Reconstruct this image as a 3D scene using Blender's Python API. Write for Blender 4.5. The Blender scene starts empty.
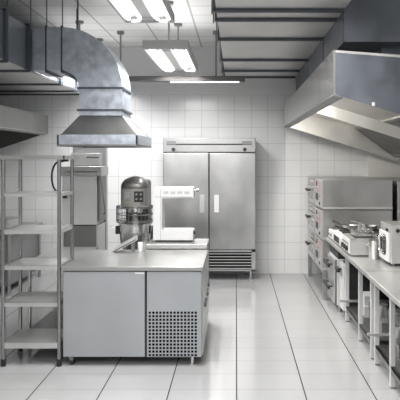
import bpy, bmesh, math, random
from mathutils import Vector, Matrix
random.seed(4)
C = bpy.context.scene.collection
S = bpy.context.scene
PI = math.pi
F = 620.0
def Y(k): return F / k
# ------------------------------------------------------------ camera, world, exposure
cam = bpy.data.cameras.new('camera'); co = bpy.data.objects.new('camera', cam); C.objects.link(co)
co.location = (0, 0, 1.75); co.rotation_euler = (PI/2, 0, 0)
cam.sensor_width = 36; cam.lens = F/400*36
cam.shift_x = -36/400; cam.shift_y = -42/400; cam.clip_start = 0.05
S.camera = co
S.view_settings.view_transform = 'Standard'; S.view_settings.look = 'None'
S.view_settings.exposure = 0.28; S.view_settings.gamma = 1; S.view_settings.use_curve_mapping = False
w = bpy.data.worlds.new('World'); S.world = w; w.use_nodes = True
w.node_tree.nodes['Background'].inputs[0].default_value = (0.97, 0.98, 1.0, 1)
w.node_tree.nodes['Background'].inputs[1].default_value = .8
LAMP_W = 74.0
def area(name, loc, sx, sy, power, rot=(0,0,0), col=(1,0.99,0.985), parent=None):
    l = bpy.data.lights.new(name, 'AREA'); l.shape = 'RECTANGLE'; l.size = sx; l.size_y = sy
    l.energy = power; l.color = col
    o = bpy.data.objects.new(name, l); o.location = loc; o.rotation_euler = rot; C.objects.link(o)
    return o

# ------------------------------------------------------------ materials
def mat(name, col, rough=0.5, metal=0.0, emit=0.0, noise=0.0, nscale=6.0, rn=0.0, stretch=(1,1,1), spec=None, bump=0.0):
    m = bpy.data.materials.new(name); m.use_nodes = True
    nt = m.node_tree; b = nt.nodes['Principled BSDF']
    b.inputs['Base Color'].default_value = (*col, 1); b.inputs['Roughness'].default_value = rough
    b.inputs['Metallic'].default_value = metal
    if spec is not None: b.inputs['Specular IOR Level'].default_value = spec
    if emit:
        b.inputs['Emission Color'].default_value = (*col, 1); b.inputs['Emission Strength'].default_value = emit
    tc = nt.nodes.new('ShaderNodeTexCoord'); mp = nt.nodes.new('ShaderNodeMapping'); mp.inputs['Scale'].default_value = stretch
    n = nt.nodes.new('ShaderNodeTexNoise'); n.inputs['Scale'].default_value = nscale; n.inputs['Detail'].default_value = 3
    nt.links.new(tc.outputs['Object'], mp.inputs[0]); nt.links.new(mp.outputs[0], n.inputs['Vector'])
    if noise:
        r = nt.nodes.new('ShaderNodeMapRange'); r.inputs[1].default_value = .3; r.inputs[2].default_value = .7
        r.inputs[3].default_value = 1-noise; r.inputs[4].default_value = 1+noise
        mx = nt.nodes.new('ShaderNodeVectorMath'); mx.operation = 'SCALE'; mx.inputs[0].default_value = col
        nt.links.new(n.outputs[0], r.inputs[0]); nt.links.new(r.outputs[0], mx.inputs['Scale']); nt.links.new(mx.outputs[0], b.inputs['Base Color'])
    if rn:
        r2 = nt.nodes.new('ShaderNodeMapRange'); r2.inputs[1].default_value = .3; r2.inputs[2].default_value = .7
        r2.inputs[3].default_value = max(.03, rough-rn); r2.inputs[4].default_value = rough+rn
        nt.links.new(n.outputs[0], r2.inputs[0]); nt.links.new(r2.outputs[0], b.inputs['Roughness'])
    if bump:
        bp = nt.nodes.new('ShaderNodeBump'); bp.inputs['Strength'].default_value = bump; bp.inputs['Distance'].default_value = .01
        nt.links.new(n.outputs[0], bp.inputs['Height']); nt.links.new(bp.outputs[0], b.inputs['Normal'])
    return m

def tile_mat(name, base, axes, rough=0.3, var=0.03, zmax=None, plain=None):
    """axes: list of (axis index, pitch, offset, line width, line colour multiplier)"""
    m = bpy.data.materials.new(name); m.use_nodes = True; nt = m.node_tree; b = nt.nodes['Principled BSDF']
    N = nt.nodes.new; L = nt.links.new
    tc = N('ShaderNodeTexCoord'); sp = N('ShaderNodeSeparateXYZ'); L(tc.outputs['Object'], sp.inputs[0])
    def M(op, a, b_=None, c=None):
        n = N('ShaderNodeMath'); n.operation = op
        for i, v in enumerate((a, b_, c)):
            if v is None: continue
            if isinstance(v, (int, float)): n.inputs[i].default_value = v
            else: L(v, n.inputs[i])
        return n.outputs[0]
    mul = None; cells = []; mask = None
    for ax, pitch, off, wd, dark in axes:
        u = M('DIVIDE', M('SUBTRACT', sp.outputs[ax], off), pitch)
        cells.append(M('FLOOR', u))
        fr = M('ABSOLUTE', M('SUBTRACT', M('FRACT', M('ADD', u, 0.5)), 0.5))
        ln = M('LESS_THAN', fr, wd/pitch/2)
        if zmax is not None: ln = M('MULTIPLY', ln, M('LESS_THAN', sp.outputs[2], zmax))
        f = M('SUBTRACT', 1.0, M('MULTIPLY', ln, 1-dark))
        mul = f if mul is None else M('MINIMUM', mul, f)
        mask = ln if mask is None else M('MAXIMUM', mask, ln)
    cb = N('ShaderNodeCombineXYZ'); L(cells[0], cb.inputs[0]); L(cells[1], cb.inputs[1])
    wn = N('ShaderNodeTexWhiteNoise'); L(cb.outputs[0], wn.inputs['Vector'])
    v = M('ADD', 1-var, M('MULTIPLY', wn.outputs[0], 2*var))
    if zmax is not None:
        isT = M('LESS_THAN', sp.outputs[2], zmax)
        v = M('ADD', M('MULTIPLY', v, isT), M('SUBTRACT', 1.0, isT))
    sc = N('ShaderNodeVectorMath'); sc.operation = 'SCALE'; sc.inputs[0].default_value = base
    L(M('MULTIPLY', mul, v), sc.inputs['Scale']); L(sc.outputs[0], b.inputs['Base Color'])
    nz = N('ShaderNodeTexNoise'); nz.inputs['Scale'].default_value = 1.3; nz.inputs['Detail'].default_value = 4; L(tc.outputs['Object'], nz.inputs['Vector'])
    rr = M('ADD', rough, M('MULTIPLY', M('SUBTRACT', nz.outputs[0], .5), rough*.8))
    rr = M('MAXIMUM', rr, M('MULTIPLY', mask, .8))
    if zmax is not None: rr = M('MAXIMUM', rr, M('MULTIPLY', M('GREATER_THAN', sp.outputs[2], zmax), .85))
    L(rr, b.inputs['Roughness'])
    return m

steel = mat('brushed_steel', (.46,.46,.455), .33, .95, noise=.16, nscale=2.6, rn=.04, stretch=(1,1,.7))
topst = mat('worktop_steel', (.42,.42,.41), .32, .85, noise=.05, nscale=5)
post_st = mat('polished_post', (.36,.36,.36), .20, 1)
steel_w = mat('satin_steel_bright', (.62,.62,.61), .35, .8, noise=.04, nscale=3, rn=.06)
hoodmid = mat('hood_canopy_steel', (.36,.36,.355), .33, .92, noise=.10, nscale=3, rn=.06)
hooddark = mat('dark_hood_steel', (.13,.128,.122), .40, .85, noise=.1, nscale=3)  # darker steel for the left hood
steel_d = mat('dull_steel', (.24,.24,.235), .42, .9, noise=.08, nscale=4, rn=.08)
hoodst = mat('hood_steel', (.70,.685,.66), .40, .85, noise=.06, nscale=2.5, rn=.08)
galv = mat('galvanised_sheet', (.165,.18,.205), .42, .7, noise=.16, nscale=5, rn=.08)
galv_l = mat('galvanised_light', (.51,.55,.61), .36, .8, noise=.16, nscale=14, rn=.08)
flange = mat('flange_steel', (.09,.10,.115), .5, .6)
ductu = mat('duct_sheet', (.66,.655,.64), .5, .7, noise=.06, nscale=2)
pale = mat('pale_steel', (.70,.70,.70), .35, .45, noise=.05, nscale=4)
frontst = mat('hood_front_steel', (.62,.615,.60), .24, 1, noise=.16, nscale=5, stretch=(1,1,.15))
doorst = mat('door_steel', (.43,.445,.465), .40, .7, noise=.05, nscale=2.2, rn=.06)
white = mat('white_enamel', (.66,.66,.65), .35)
whitem = mat('white_plastic', (.72,.72,.71), .3)
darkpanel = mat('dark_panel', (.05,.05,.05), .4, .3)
black = mat('black_plastic', (.015,.015,.016), .4)
void = mat('black_void', (.008,.008,.008), .9, spec=.05)  # sheenless near-black, paints in the shade behind grille slots and panel holes
dark = mat('dark_recess', (.03,.03,.032), .7)
greyp = mat('grey_paint', (.22,.22,.22), .5, .3)
glass = mat('dark_glass', (.03,.03,.035), .1)
red = mat('red_print', (.40,.10,.10), .5)
yellow = mat('yellow_print', (.30,.27,.15), .5)
chrome = mat('chrome', (.8,.8,.8), .12, 1)
mixerg = mat('mixer_grey', (.11,.105,.10), .35, .5)
mixerl = mat('mixer_light_grey', (.28,.28,.27), .35, .6)
tube = mat('lamp_tube', (1,1,.98), .5, emit=3)
refl = mat('lamp_reflector', (.5,.5,.5), .5)
lampbody = mat('lamp_housing', (.45,.45,.45), .5, .0)
raildark = mat('rail_housing', (.13,.125,.12), .5, .3)
rubber = mat('rubber', (.02,.02,.02), .7)
paper = mat('filter_mesh', (.12,.12,.115), .5, .8)
m_floor = tile_mat('floor_tiles', (.37,.37,.37), [(0,.507,.005,.009,.02),(1,.337,6.04,.008,.5)], rough=.11, var=.03)
m_wall = tile_mat('wall_tiles', (.69,.695,.695), [(0,.2515,-.02,.006,.62),(2,.25,1.467,.006,.62)], rough=.22, var=.02, zmax=2.717)
m_wallside = tile_mat('wall_tiles_side', (.69,.695,.695), [(1,.2515,0,.006,.62),(2,.25,1.467,.006,.62)], rough=.22, var=.02, zmax=2.717)
m_ceil = tile_mat('ceiling_tiles', (.80,.80,.79), [(0,.597,-.52,.022,.55),(1,.432,8.58,.018,.55)], rough=.9, var=.03)
m_paint = mat('wall_paint', (.72,.72,.70), .8, noise=.02)

# ------------------------------------------------------------ mesh helpers
def BM(): return bmesh.new()
def box(bm, x0,x1,y0,y1,z0,z1, bev=0.0, mtx=None):
    t = bmesh.new()
    r = bmesh.ops.create_cube(t, size=1)
    bmesh.ops.scale(t, vec=(abs(x1-x0),abs(y1-y0),abs(z1-z0)), verts=t.verts)
    bmesh.ops.translate(t, vec=((x0+x1)/2,(y0+y1)/2,(z0+z1)/2), verts=t.verts)
    if bev: bmesh.ops.bevel(t, geom=t.edges[:], offset=bev, segments=2, affect='EDGES', profile=.5)
    merge(bm, t, mtx); return bm
def merge(bm, t, mtx=None):
    if mtx is not None: bmesh.ops.transform(t, matrix=mtx, verts=t.verts)
    me = bpy.data.meshes.new('tmp'); t.to_mesh(me); t.free(); bm.from_mesh(me); bpy.data.meshes.remove(me)
def cyl(bm, p0, p1, r, seg=16, r2=None):
    p0 = Vector(p0); p1 = Vector(p1); d = p1-p0
    t = bmesh.new()
    bmesh.ops.create_cone(t, cap_ends=True, segments=seg, radius1=r, radius2=r if r2 is None else r2, depth=d.length)
    q = Vector((0,0,1)).rotation_difference(d.normalized()).to_matrix().to_4x4()
    merge(bm, t, Matrix.Translation((p0+p1)/2) @ q); return bm
def path(bm, pts, r, seg=8):
    pts = [Vector(p) for p in pts]
    for i in range(len(pts)-1): cyl(bm, pts[i], pts[i+1], r, seg)
    for p in pts[1:-1]:
        t = bmesh.new(); bmesh.ops.create_uvsphere(t, u_segments=seg, v_segments=6, radius=r*1.0); merge(bm, t, Matrix.Translation(p))
    return bm
def lathe(bm, prof, c, seg=32, cap=True, axis='Z'):
    t = bmesh.new(); rings = []
    for r, z in prof:
        rings.append([t.verts.new((r*math.cos(2*PI*i/seg), r*math.sin(2*PI*i/seg), z)) for i in range(seg)])
    for a, b in zip(rings, rings[1:]):
        for i in range(seg): t.faces.new((a[i], a[(i+1)%seg], b[(i+1)%seg], b[i]))
    if cap:
        t.faces.new(rings[0][::-1]); t.faces.new(rings[-1])
    bmesh.ops.remove_doubles(t, verts=t.verts, dist=1e-5)
    bmesh.ops.recalc_face_normals(t, faces=t.faces)
    m = Matrix.Translation(c)
    if axis == 'X': m = m @ Matrix.Rotation(PI/2, 4, 'Y')
    if axis == 'Y': m = m @ Matrix.Rotation(PI/2, 4, 'X')
    merge(bm, t, m); return bm
def prism(bm, poly, axis, a, b):
    """poly: 2D points in the plane normal to axis; for axis 'Y' they are (x,z), 'X' (y,z), 'Z' (x,y)"""
    t = bmesh.new()
    def P(p, s): return {'Y': (p[0], s, p[1]), 'X': (s, p[0], p[1]), 'Z': (p[0], p[1], s)}[axis]
    A = [t.verts.new(P(p, a)) for p in poly]; B = [t.verts.new(P(p, b)) for p in poly]
    n = len(poly); t.faces.new(A); t.faces.new(B[::-1])
    for i in range(n): t.faces.new((A[i], A[(i+1)%n], B[(i+1)%n], B[i]))
    bmesh.ops.recalc_face_normals(t, faces=t.faces)
    merge(bm, t); return bm
def hexa(bm, bot, top):
    t = bmesh.new(); A = [t.verts.new(p) for p in bot]; B = [t.verts.new(p) for p in top]; n = len(A)
    t.faces.new(A[::-1]); t.faces.new(B)
    for i in range(n): t.faces.new((A[i], A[(i+1)%n], B[(i+1)%n], B[i]))
    bmesh.ops.recalc_face_normals(t, faces=t.faces)
    merge(bm, t); return bm
def rootloc(p):
    v = Vector((0,0,0))
    while p is not None: v = v + p.location; p = p.parent
    return v
def obj(name, bm, m, parent=None, label=None, at=None, smooth=False):
    me = bpy.data.meshes.new(name); bm.to_mesh(me); bm.free()
    o = bpy.data.objects.new(name, me); C.objects.link(o); me.materials.append(m)
    L = rootloc(parent)
    if parent is None and at is not None: o.location = at; L = Vector(at)
    me.transform(Matrix.Translation(-L))
    if parent is not None: o.parent = parent
    if label: o['label'] = label
    if smooth:
        for p in me.polygons: p.use_smooth = True
        me.set_sharp_from_angle(angle=math.radians(35))
    return o
def tag(o, label, cat, group=None, kind=None):
    if label: o['label'] = label
    if cat: o['category'] = cat
    if group: o['group'] = group
    if kind: o['kind'] = kind
    return o
def thing(name, label, cat, loc, group=None):
    o = bpy.data.objects.new(name, None); o.empty_display_size = .1; C.objects.link(o); o.location = loc
    return tag(o, label, cat, group)
def dup(root, loc, label, group=None):
    r = root.copy(); C.objects.link(r); r.location = loc; r['label'] = label
    if group: r['group'] = group
    for ch in list(root.children):
        c = ch.copy(); C.objects.link(c); c.parent = r
        for g in list(ch.children):
            d = g.copy(); C.objects.link(d); d.parent = c
    return r
def struct(name, bm, m): return tag(obj(name, bm, m), None, None, kind='structure')

# ------------------------------------------------------------ room shell
YW = 9.394; CZ = 3.43; XL, XR, YN = -4.35, 3.1, -3.0
struct('floor', box(BM(), XL-.1,XR+.1,YN,YW+.1,-.1,0), m_floor)
struct('ceiling', box(BM(), XL-.1,XR+.1,YN,YW+.1,CZ,CZ+.1), m_ceil)
struct('wall_back', box(BM(), XL-.1,XR+.1,YW,YW+.1,0,CZ), m_wall)
struct('wall_left', box(BM(), XL-.1,XL,YN,YW,0,CZ), m_wallside)
struct('wall_right', box(BM(), XR,XR+.1,YN,YW,0,CZ), m_wallside)
b = BM()
box(b, XL,XR,YN-.1,YN,0,.9); box(b, XL,XR,YN-.1,YN,2.7,CZ); box(b, XL,-3.3,YN-.1,YN,.9,2.7); box(b, 2.1,XR,YN-.1,YN,.9,2.7); box(b, -.75,-.45,YN-.1,YN,.9,2.7)
struct('wall_front', b, m_paint)
tag(obj('wall_pier', box(BM(), 1.97,XR,YW-.12,YW,0,2.9), m_paint), None, None, kind='structure')

# ------------------------------------------------------------ ceiling light fixtures
def fixture(x0, x1, y0, y1, z0, z1, label, group, pw=1.0):
    cx, cy = (x0+x1)/2, (y0+y1)/2
    t = thing('ceiling_light', label, 'ceiling light', (cx, cy, z0), group)
    b = BM(); r = .02
    box(b, x0,x0+r,y0,y1,z0,z1); box(b, x1-r,x1,y0,y1,z0,z1); box(b, x0+r,x1-r,y0,y0+r,z0,z1); box(b, x0+r,x1-r,y1-r,y1,z0,z1)
    box(b, x0+r,x1-r,y0+r,y1-r,z1-.01,z1)
    obj('housing', b, lampbody, t)
    b = BM(); box(b, x0+.02,x1-.02,y0+.02,y1-.02,z0+.035,z0+.045); obj('reflector', b, refl, t)
    b = BM(); box(b, cx-.045,cx+.045,y0+.02,y1-.02,z0+.012,z0+.034); obj('center_panel', b, white, t)
    for yy in (y0+.10, y1-.10):
        b = BM(); box(b, cx-.05,cx+.05,yy-.07,yy+.07,z0+.004,z0+.012); obj('end_plate', b, lampbody, t, 'grey plate closing the centre panel')
    for sx in (-1, 1):
        for q in (.30, .72):
            tx = cx + sx*(x1-x0)/2*q*1.12
            b = BM(); cyl(b, (tx, y0+.05, z0+.020), (tx, y1-.05, z0+.020), .014, 10)
            tb = obj('tube', b, tube, t)
            for ye in (y0+.04, y1-.08):
                b = BM(); cyl(b, (tx, ye, z0+.018), (tx, ye+.04, z0+.018), .018, 10)
                obj('tube_cap', b, lampbody, tb, 'grey end cap')
    for yy in (y0+.30*(y1-y0)*.5+.1, y1-.30*(y1-y0)*.5):
        for xx in (cx-.0,):
            b = BM(); cyl(b, (xx, yy, z1), (xx, yy, CZ-.02), .010, 8); rd = obj('suspension_rod', b, greyp, t)
            b = BM(); cyl(b, (xx, yy, CZ-.03), (xx, yy, CZ), .05, 16); obj('ceiling_rose', b, greyp, rd)
    for sx in (-1,1):
        area('ceiling_light_glow', (cx+sx*(x1-x0)*.285, cy, z0+.034), .06, (y1-y0)*.86, pw*LAMP_W*.5*(y1-y0)/1.9)
    area('ceiling_fill_light', (cx, cy, z1+.004), (x1-x0)*.8, (y1-y0)*.9, pw*LAMP_W*.08*(y1-y0)/1.9, rot=(PI,0,0))  # added upward light that brightens the ceiling, the housing top is closed
    return t
G = 'suspended tube lights'
fixture(-.955,-.49, 6.32,8.0, 2.86,2.95, 'suspended four tube ceiling light hanging over the middle of the kitchen, the farther one', G)
fixture(-.965,-.535, 3.45,5.40, 2.927,3.0, 'suspended four tube ceiling light nearest the viewer, cut by the top of the picture', G)
fixture(-2.12,-1.72, 7.25,9.0, 2.80,2.85, 'bright ceiling light glimpsed behind the duct elbow at upper left', G, .6)
# long slim rail lamp in front of the back wall
t = thing('rail_lamp', 'long slim dark rail lamp hung in front of the back wall on two rods', 'rail lamp', (-.8, 8.22, 2.78))
b = BM(); box(b, -1.66,.12,8.16,8.28,2.76,2.83,.006); obj('housing', b, raildark, t)
for x0 in (-.86, -.40):
    b = BM(); cyl(b, (x0,8.19,2.756), (x0+.44,8.19,2.756), .010, 10); obj('tube', b, tube, t)
for xx in (-1.53, -.265):
    b = BM(); cyl(b, (xx,8.22,2.83), (xx,8.22,CZ-.02), .012, 8); rd = obj('suspension_rod', b, greyp, t)
    b = BM(); box(b, xx-.04,xx+.04,8.18,8.26,CZ-.04,CZ); obj('ceiling_plate', b, greyp, rd)
# added area lights out of view that fill the room, no fittings modelled
area('rear_fill_light', (-.75, .6, 2.95), .45, 1.9, LAMP_W*1.5)
area('right_fill_light', (.35, 3.2, 2.86), .4, 1.8, LAMP_W*.6)

# ------------------------------------------------------------ large duct along the ceiling, right of centre
t = thing('ventilation_duct', 'wide flat steel duct under the ceiling with dark ribs, right of the lights', 'duct', (.35, 5, 2.9))
b = BM(); box(b, -.153,.840,1.5,8.75,2.9,3.36); obj('duct_body', b, ductu, t)
for yy in (2.2, 3.4, 4.78, 5.10, 5.94, 7.2, 8.1, 8.72):
    wd = .022
    b = BM(); box(b, -.175,.835,yy-wd,yy+wd,2.872,2.898,.004); box(b, -.175,-.155,yy-wd,yy+wd,2.88,3.37)
    rb = obj('rib', b, flange, t)
    b = BM(); cyl(b, (-.185,yy,2.86), (-.185,yy,CZ), .006, 8); obj('hanger_rod', b, greyp, rb)
# plenum over right hood
t = thing('plenum_duct', 'blue grey box duct running above the right extractor hood up to the ceiling', 'duct', (1.6, 6.5, 2.66))
b = BM(); box(b, .845,2.4,4.85,8.75,2.66,CZ-.01); obj('duct_body', b, galv, t)
for yy in (4.86, 6.0, 7.25):
    b = BM(); box(b, .841,.845,yy-.012,yy+.02,2.66,CZ-.02); obj('seam_flange', b, flange, t)
b = BM(); box(b, 1.2,2.1,5.1,8.4,2.50,2.66); obj('collar', b, galv, t)

# ------------------------------------------------------------ left main duct
t = thing('main_duct', 'large steel duct running from the viewer along the left ceiling', 'duct', (-3.2, 4, 2.66))
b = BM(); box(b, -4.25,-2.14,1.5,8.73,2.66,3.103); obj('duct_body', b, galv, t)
b = BM(); box(b, -4.24,-2.15,1.51,8.72,2.652,2.66); obj('underside_sheet', b, ductu, t)
for yy in (2.5, 3.9, 5.72, 6.36, 7.52, 8.3, 8.70):
    b = BM(); box(b, -4.25,-2.115,yy-.02,yy+.02,2.63,2.652,.004); box(b, -2.14,-2.115,yy-.02,yy+.02,2.635,3.125); box(b, -4.25,-2.115,yy-.02,yy+.02,3.103,3.125)
    rb = obj('rib', b, flange, t)
    b = BM(); cyl(b, (-2.105,yy,2.635), (-2.105,yy,CZ), .006, 8); obj('hanger_rod', b, flange, rb)
# branch duct with elbow into island hood
YD0, YD1 = 6.405, 6.943
t = thing('elbow_duct', 'blue grey rectangular duct curving down from the left duct to the island hood', 'duct', (-1.4, 6.67, 2.17))
b = BM()
t1 = bmesh.new()
prof = []; n = 20
cx, cz, R, r = -1.808, 2.473, .63, .186
outer = [(-2.108, 3.103)] + [(cx+R*math.sin(PI/2*i/n), cz+R*math.cos(PI/2*i/n)) for i in range(n+1)] + [(-1.178, 2.19)]
inner = [(-2.108, 2.659)] + [(cx+r*math.sin(PI/2*i/n), cz+r*math.cos(PI/2*i/n)) for i in range(n+1)] + [(-1.622, 2.19)]
rows = []
for (ox, oz), (ix, iz) in zip(outer, inner):
    rows.append([t1.verts.new((ox,YD0,oz)), t1.verts.new((ox,YD1,oz)), t1.verts.new((ix,YD1,iz)), t1.verts.new((ix,YD0,iz))])
for a, c in zip(rows, rows[1:]):
    for i in range(4): t1.faces.new((a[i], a[(i+1)%4], c[(i+1)%4], c[i]))
t1.faces.new(rows[0]); t1.faces.new(rows[-1][::-1])
bmesh.ops.recalc_face_normals(t1, faces=t1.faces); merge(b, t1)
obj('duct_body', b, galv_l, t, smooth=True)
def ringx(x, w=.014, e=.014):   # flange around the horizontal run
    b = BM()
    box(b, x-w/2,x+w/2,YD0-e,YD0,2.659-e,3.103+e); box(b, x-w/2,x+w/2,YD1,YD1+e,2.659-e,3.103+e)
    box(b, x-w/2,x+w/2,YD0-e,YD1+e,3.103,3.103+e); box(b, x-w/2,x+w/2,YD0-e,YD1+e,2.659-e*2,2.659)
    return b
for x in (-1.962, -1.80):
    f = obj('flange', ringx(x), flange, t)
    b = BM()
    for yy in (YD0-.01, YD1+.03):
        b = BM(); cyl(b, (x+.01,yy,3.1), (x+.01,yy,CZ), .006, 8); obj('hanger_rod', b, flange, f)
for z in (2.473, 2.245):
    b = BM(); e = .018
    box(b, -1.622-e,-1.178+e,YD0-e,YD0,z-.010,z+.010); box(b, -1.622-e,-1.178+e,YD1,YD1+e,z-.010,z+.010)
    box(b, -1.178,-1.178+e,YD0,YD1,z-.010,z+.010); box(b, -1.622-e,-1.622,YD0,YD1,z-.010,z+.010)
    obj('flange', b, flange, t)
b = BM()
for xx in (-1.66,): cyl(b, (xx,YD0+.1,3.08), (xx,YD0+.1,CZ), .009, 8)
obj('hanger_rod', b, flange, t)

# island hood
HX0, HX1, HY0, HY1 = -1.79, -.985, 6.2, 7.21
t = thing('island_hood', 'pyramid shaped steel extractor hood hanging below the duct elbow over the island', 'extractor hood', (-1.39, 6.7, 1.88))
b = BM()
def shell(bm, lo, hi, th=.012):
    t2 = bmesh.new(); A = [t2.verts.new(p) for p in lo]; B = [t2.verts.new(p) for p in hi]
    for i in range(4): t2.faces.new((A[i], A[(i+1)%4], B[(i+1)%4], B[i]))
    bmesh.ops.recalc_face_normals(t2, faces=t2.faces)
    bmesh.ops.solidify(t2, geom=t2.faces[:], thickness=th)
    merge(bm, t2)
shell(b, [(HX0+.03,HY0+.01,1.98),(HX1-.005,HY0+.01,1.98),(HX1-.005,HY1-.01,1.98),(HX0+.03,HY1-.01,1.98)],
         [(-1.622,YD0,2.185),(-1.178,YD0,2.185),(-1.178,YD1,2.185),(-1.622,YD1,2.185)])
obj('canopy', b, hoodmid, t)
b = BM()
for a in ((HX0,HX1,HY0,HY0+.02),(HX0,HX1,HY1-.02,HY1),(HX0,HX0+.02,HY0,HY1),(HX1-.02,HX1,HY0,HY1)): box(b, *a, 1.885,1.985,.003)
obj('rim', b, galv_l, t)
b = BM()
for a in ((HX0,HX1,HY0-.006,HY0+.06),(HX0,HX1,HY1-.06,HY1),(HX0,HX0+.06,HY0,HY1),(HX1-.06,HX1,HY0,HY1)): box(b, *a, 1.868,1.884)
obj('gutter', b, steel_d, t)

# ------------------------------------------------------------ side hoods
def side_hood(s, xf, zb, zt, y0, y1, xb, slope, label, near_m, ydiv, nf=6):
    """s=+1: mouth towards -x.  front face plane at xf, back at xb"""
    t = thing('extractor_hood', label, 'extractor hood', (xf, (y0+y1)/2, zb))
    dx = abs(xb-xf); zbb = zb - slope*dx; ztb = zt - .075*dx; th = .018
    X = lambda d: xf + s*d
    b = BM(); hexa(b, [(X(0),y0,zb),(X(th),y0,zb),(X(th),y1,zb),(X(0),y1,zb)], [(X(0),y0,zt),(X(th),y0,zt),(X(th),y1,zt),(X(0),y1,zt)])
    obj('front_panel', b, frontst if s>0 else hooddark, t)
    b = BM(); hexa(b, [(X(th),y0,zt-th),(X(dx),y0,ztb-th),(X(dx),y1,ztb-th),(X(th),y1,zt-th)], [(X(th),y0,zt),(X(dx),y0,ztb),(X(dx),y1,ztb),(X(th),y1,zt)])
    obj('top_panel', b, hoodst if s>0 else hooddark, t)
    for ya, yb, mm in ((y0, y0+th, near_m), (y1-th, y1, hoodst if s>0 else hooddark)):
        b = BM(); prism(b, [(X(th),zb),(X(dx),zbb),(X(dx),ztb-th),(X(th),zt-th)], 'Y', ya, yb); obj('end_panel', b, mm, t)
    for yd in ydiv:
        b = BM(); prism(b, [(X(th),zb-.01),(X(dx),zbb-.01),(X(dx),zbb+.10),(X(th),zb+.10)], 'Y', yd-.012, yd+.012); obj('divider', b, hoodst, t)
    # gutter along the front lip and slanted lining rising inside
    b = BM(); hexa(b, [(X(0),y0,zb-.012),(X(.07),y0,zb-.03),(X(.07),y1,zb-.03),(X(0),y1,zb-.012)], [(X(0),y0,zb),(X(.07),y0,zb-.012),(X(.07),y1,zb-.012),(X(0),y1,zb)])
    obj('gutter', b, steel_d, t)
    b = BM(); hexa(b, [(X(.03),y0+th,zb+.24),(X(dx*.62),y0+th,zb-.02),(X(dx*.62),y1-th,zb-.02),(X(.03),y1-th,zb+.24)],
                      [(X(.03),y0+th,zb+.255),(X(dx*.62),y0+th,zb-.005),(X(dx*.62),y1-th,zb-.005),(X(.03),y1-th,zb+.255)])
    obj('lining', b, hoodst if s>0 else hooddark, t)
    # filters
    L = (y1-y0-.1)/nf
    for i in range(nf):
        ya = y0+.05+i*L; b = BM()
        xa, xz = dx*.62, dx*.97; za, zz = zb-.03, zbb+.06
        P = lambda u, yy, off=0: (X(xa+(xz-xa)*u), yy, za+(zz-za)*u+off)
        def strip(u0,u1,y_0,y_1,o0,o1): hexa(b, [P(u0,y_0,o0),P(u1,y_0,o0),P(u1,y_1,o0),P(u0,y_1,o0)], [P(u0,y_0,o1),P(u1,y_0,o1),P(u1,y_1,o1),P(u0,y_1,o1)])
        strip(0,.06,ya,ya+L-.01,-.01,.02); strip(.94,1,ya,ya+L-.01,-.01,.02); strip(.06,.94,ya,ya+.02,-.01,.02); strip(.06,.94,ya+L-.03,ya+L-.01,-.01,.02)
        fo = obj('filter', b, steel_d, t)
        b = BM(); m = 9
        for j in range(m): strip(.06,.94, ya+.03+j*(L-.07)/m, ya+.03+(j+.55)*(L-.07)/m, 0, .012)
        obj('baffle', b, steel_d, fo)
    return t
HN, HF = F/138.6, F/69.3
side_hood(1, .70, 2.212, 2.529, HN, HF, 2.32, .31, 'big steel wall hood at upper right with a blue grey near end and lit inside', galv, [F/104])
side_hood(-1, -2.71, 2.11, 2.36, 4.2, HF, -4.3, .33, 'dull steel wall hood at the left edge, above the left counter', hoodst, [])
# hood lights of the right hood
for yy, wy in (((HN+F/104)/2, 1.0), ((F/104+HF)/2, 1.9)):
    t = thing('hood_lamp', 'small lamp inside the right hood, %s bay' % ('near' if wy < 1.5 else 'far'), 'lamp', (.76, yy, 2.36))
    b = BM(); box(b, .725,.80,yy-wy/2,yy+wy/2,2.375,2.405,.004); obj('housing', b, white, t)
    b = BM(); cyl(b, (.765,yy-wy/2+.04,2.365),(.765,yy+wy/2-.04,2.365), .010, 8); obj('tube', b, tube, t)
    area('hood_lamp_glow', (.79, yy, 2.35), .05, wy*.9, 12*wy, rot=(0,-.35,0), col=(1,.95,.86))
b = BM(); cyl(b, (.99,HN-.012,2.125),(.99,HN-.012,2.15), .012, 10); cyl(b, (.99,HN-.02,2.135),(.99,HN-.001,2.135), .006, 8)
tag(obj('drain_plug', b, white, at=(.99,HN-.012,2.11)), 'small white drain plug on the lower edge of the right hood near end', 'drain plug')

# ------------------------------------------------------------ refrigerator
KF = 69.9; YF = Y(KF)
FX = lambda px: (px-236)/KF
FZ = lambda py: 1.75-(py-158)/KF
x0, x1 = FX(163), FX(255.5)
t = thing('refrigerator', 'tall two door stainless steel refrigerator against the back wall', 'refrigerator', (FX(209), YF+.25, 0))
zb = FZ(271)
b = BM(); box(b, x0,x1,YF+.05,YF+.49,zb,FZ(138),.006); obj('body', b, steel, t)
b = BM(); box(b, x0,x1,YF+.0,YF+.05,FZ(152),FZ(138),.005); hp = obj('header_panel', b, hoodmid, t)
b = BM(); box(b, FX(166.5),FX(252),YF-.004,YF,FZ(145),FZ(143.7)); obj('slot', b, dark, hp)
for px in (168,):
    b = BM(); box(b, FX(166.5),FX(176),YF-.006,YF,FZ(144.5),FZ(141)); obj('display', b, greyp, hp)
    b = BM(); box(b, FX(242),FX(252),YF-.006,YF,FZ(144.5),FZ(141)); obj('display', b, greyp, hp)
for px in (173.5, 244.8):
    b = BM(); cyl(b, (FX(px),YF,FZ(149.5)),(FX(px),YF-.02,FZ(149.5)), .027, 20); k_ = obj('knob', b, black, hp)
mid = FX(209)
b = BM(); box(b, mid-.0055,mid+.0055,YF+.003,YF+.05,FZ(249.5),FZ(153)); obj('gap_shade_strip', b, black, t, 'black strip for shade in the door gap')  # black strips put the shade of the door gaps into colour
b = BM(); box(b, FX(163.3),FX(255.2),YF+.004,YF+.05,FZ(153),FZ(152)); obj('gap_shade_strip', b, black, t, 'black strip for shade in the door gap')
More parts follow.
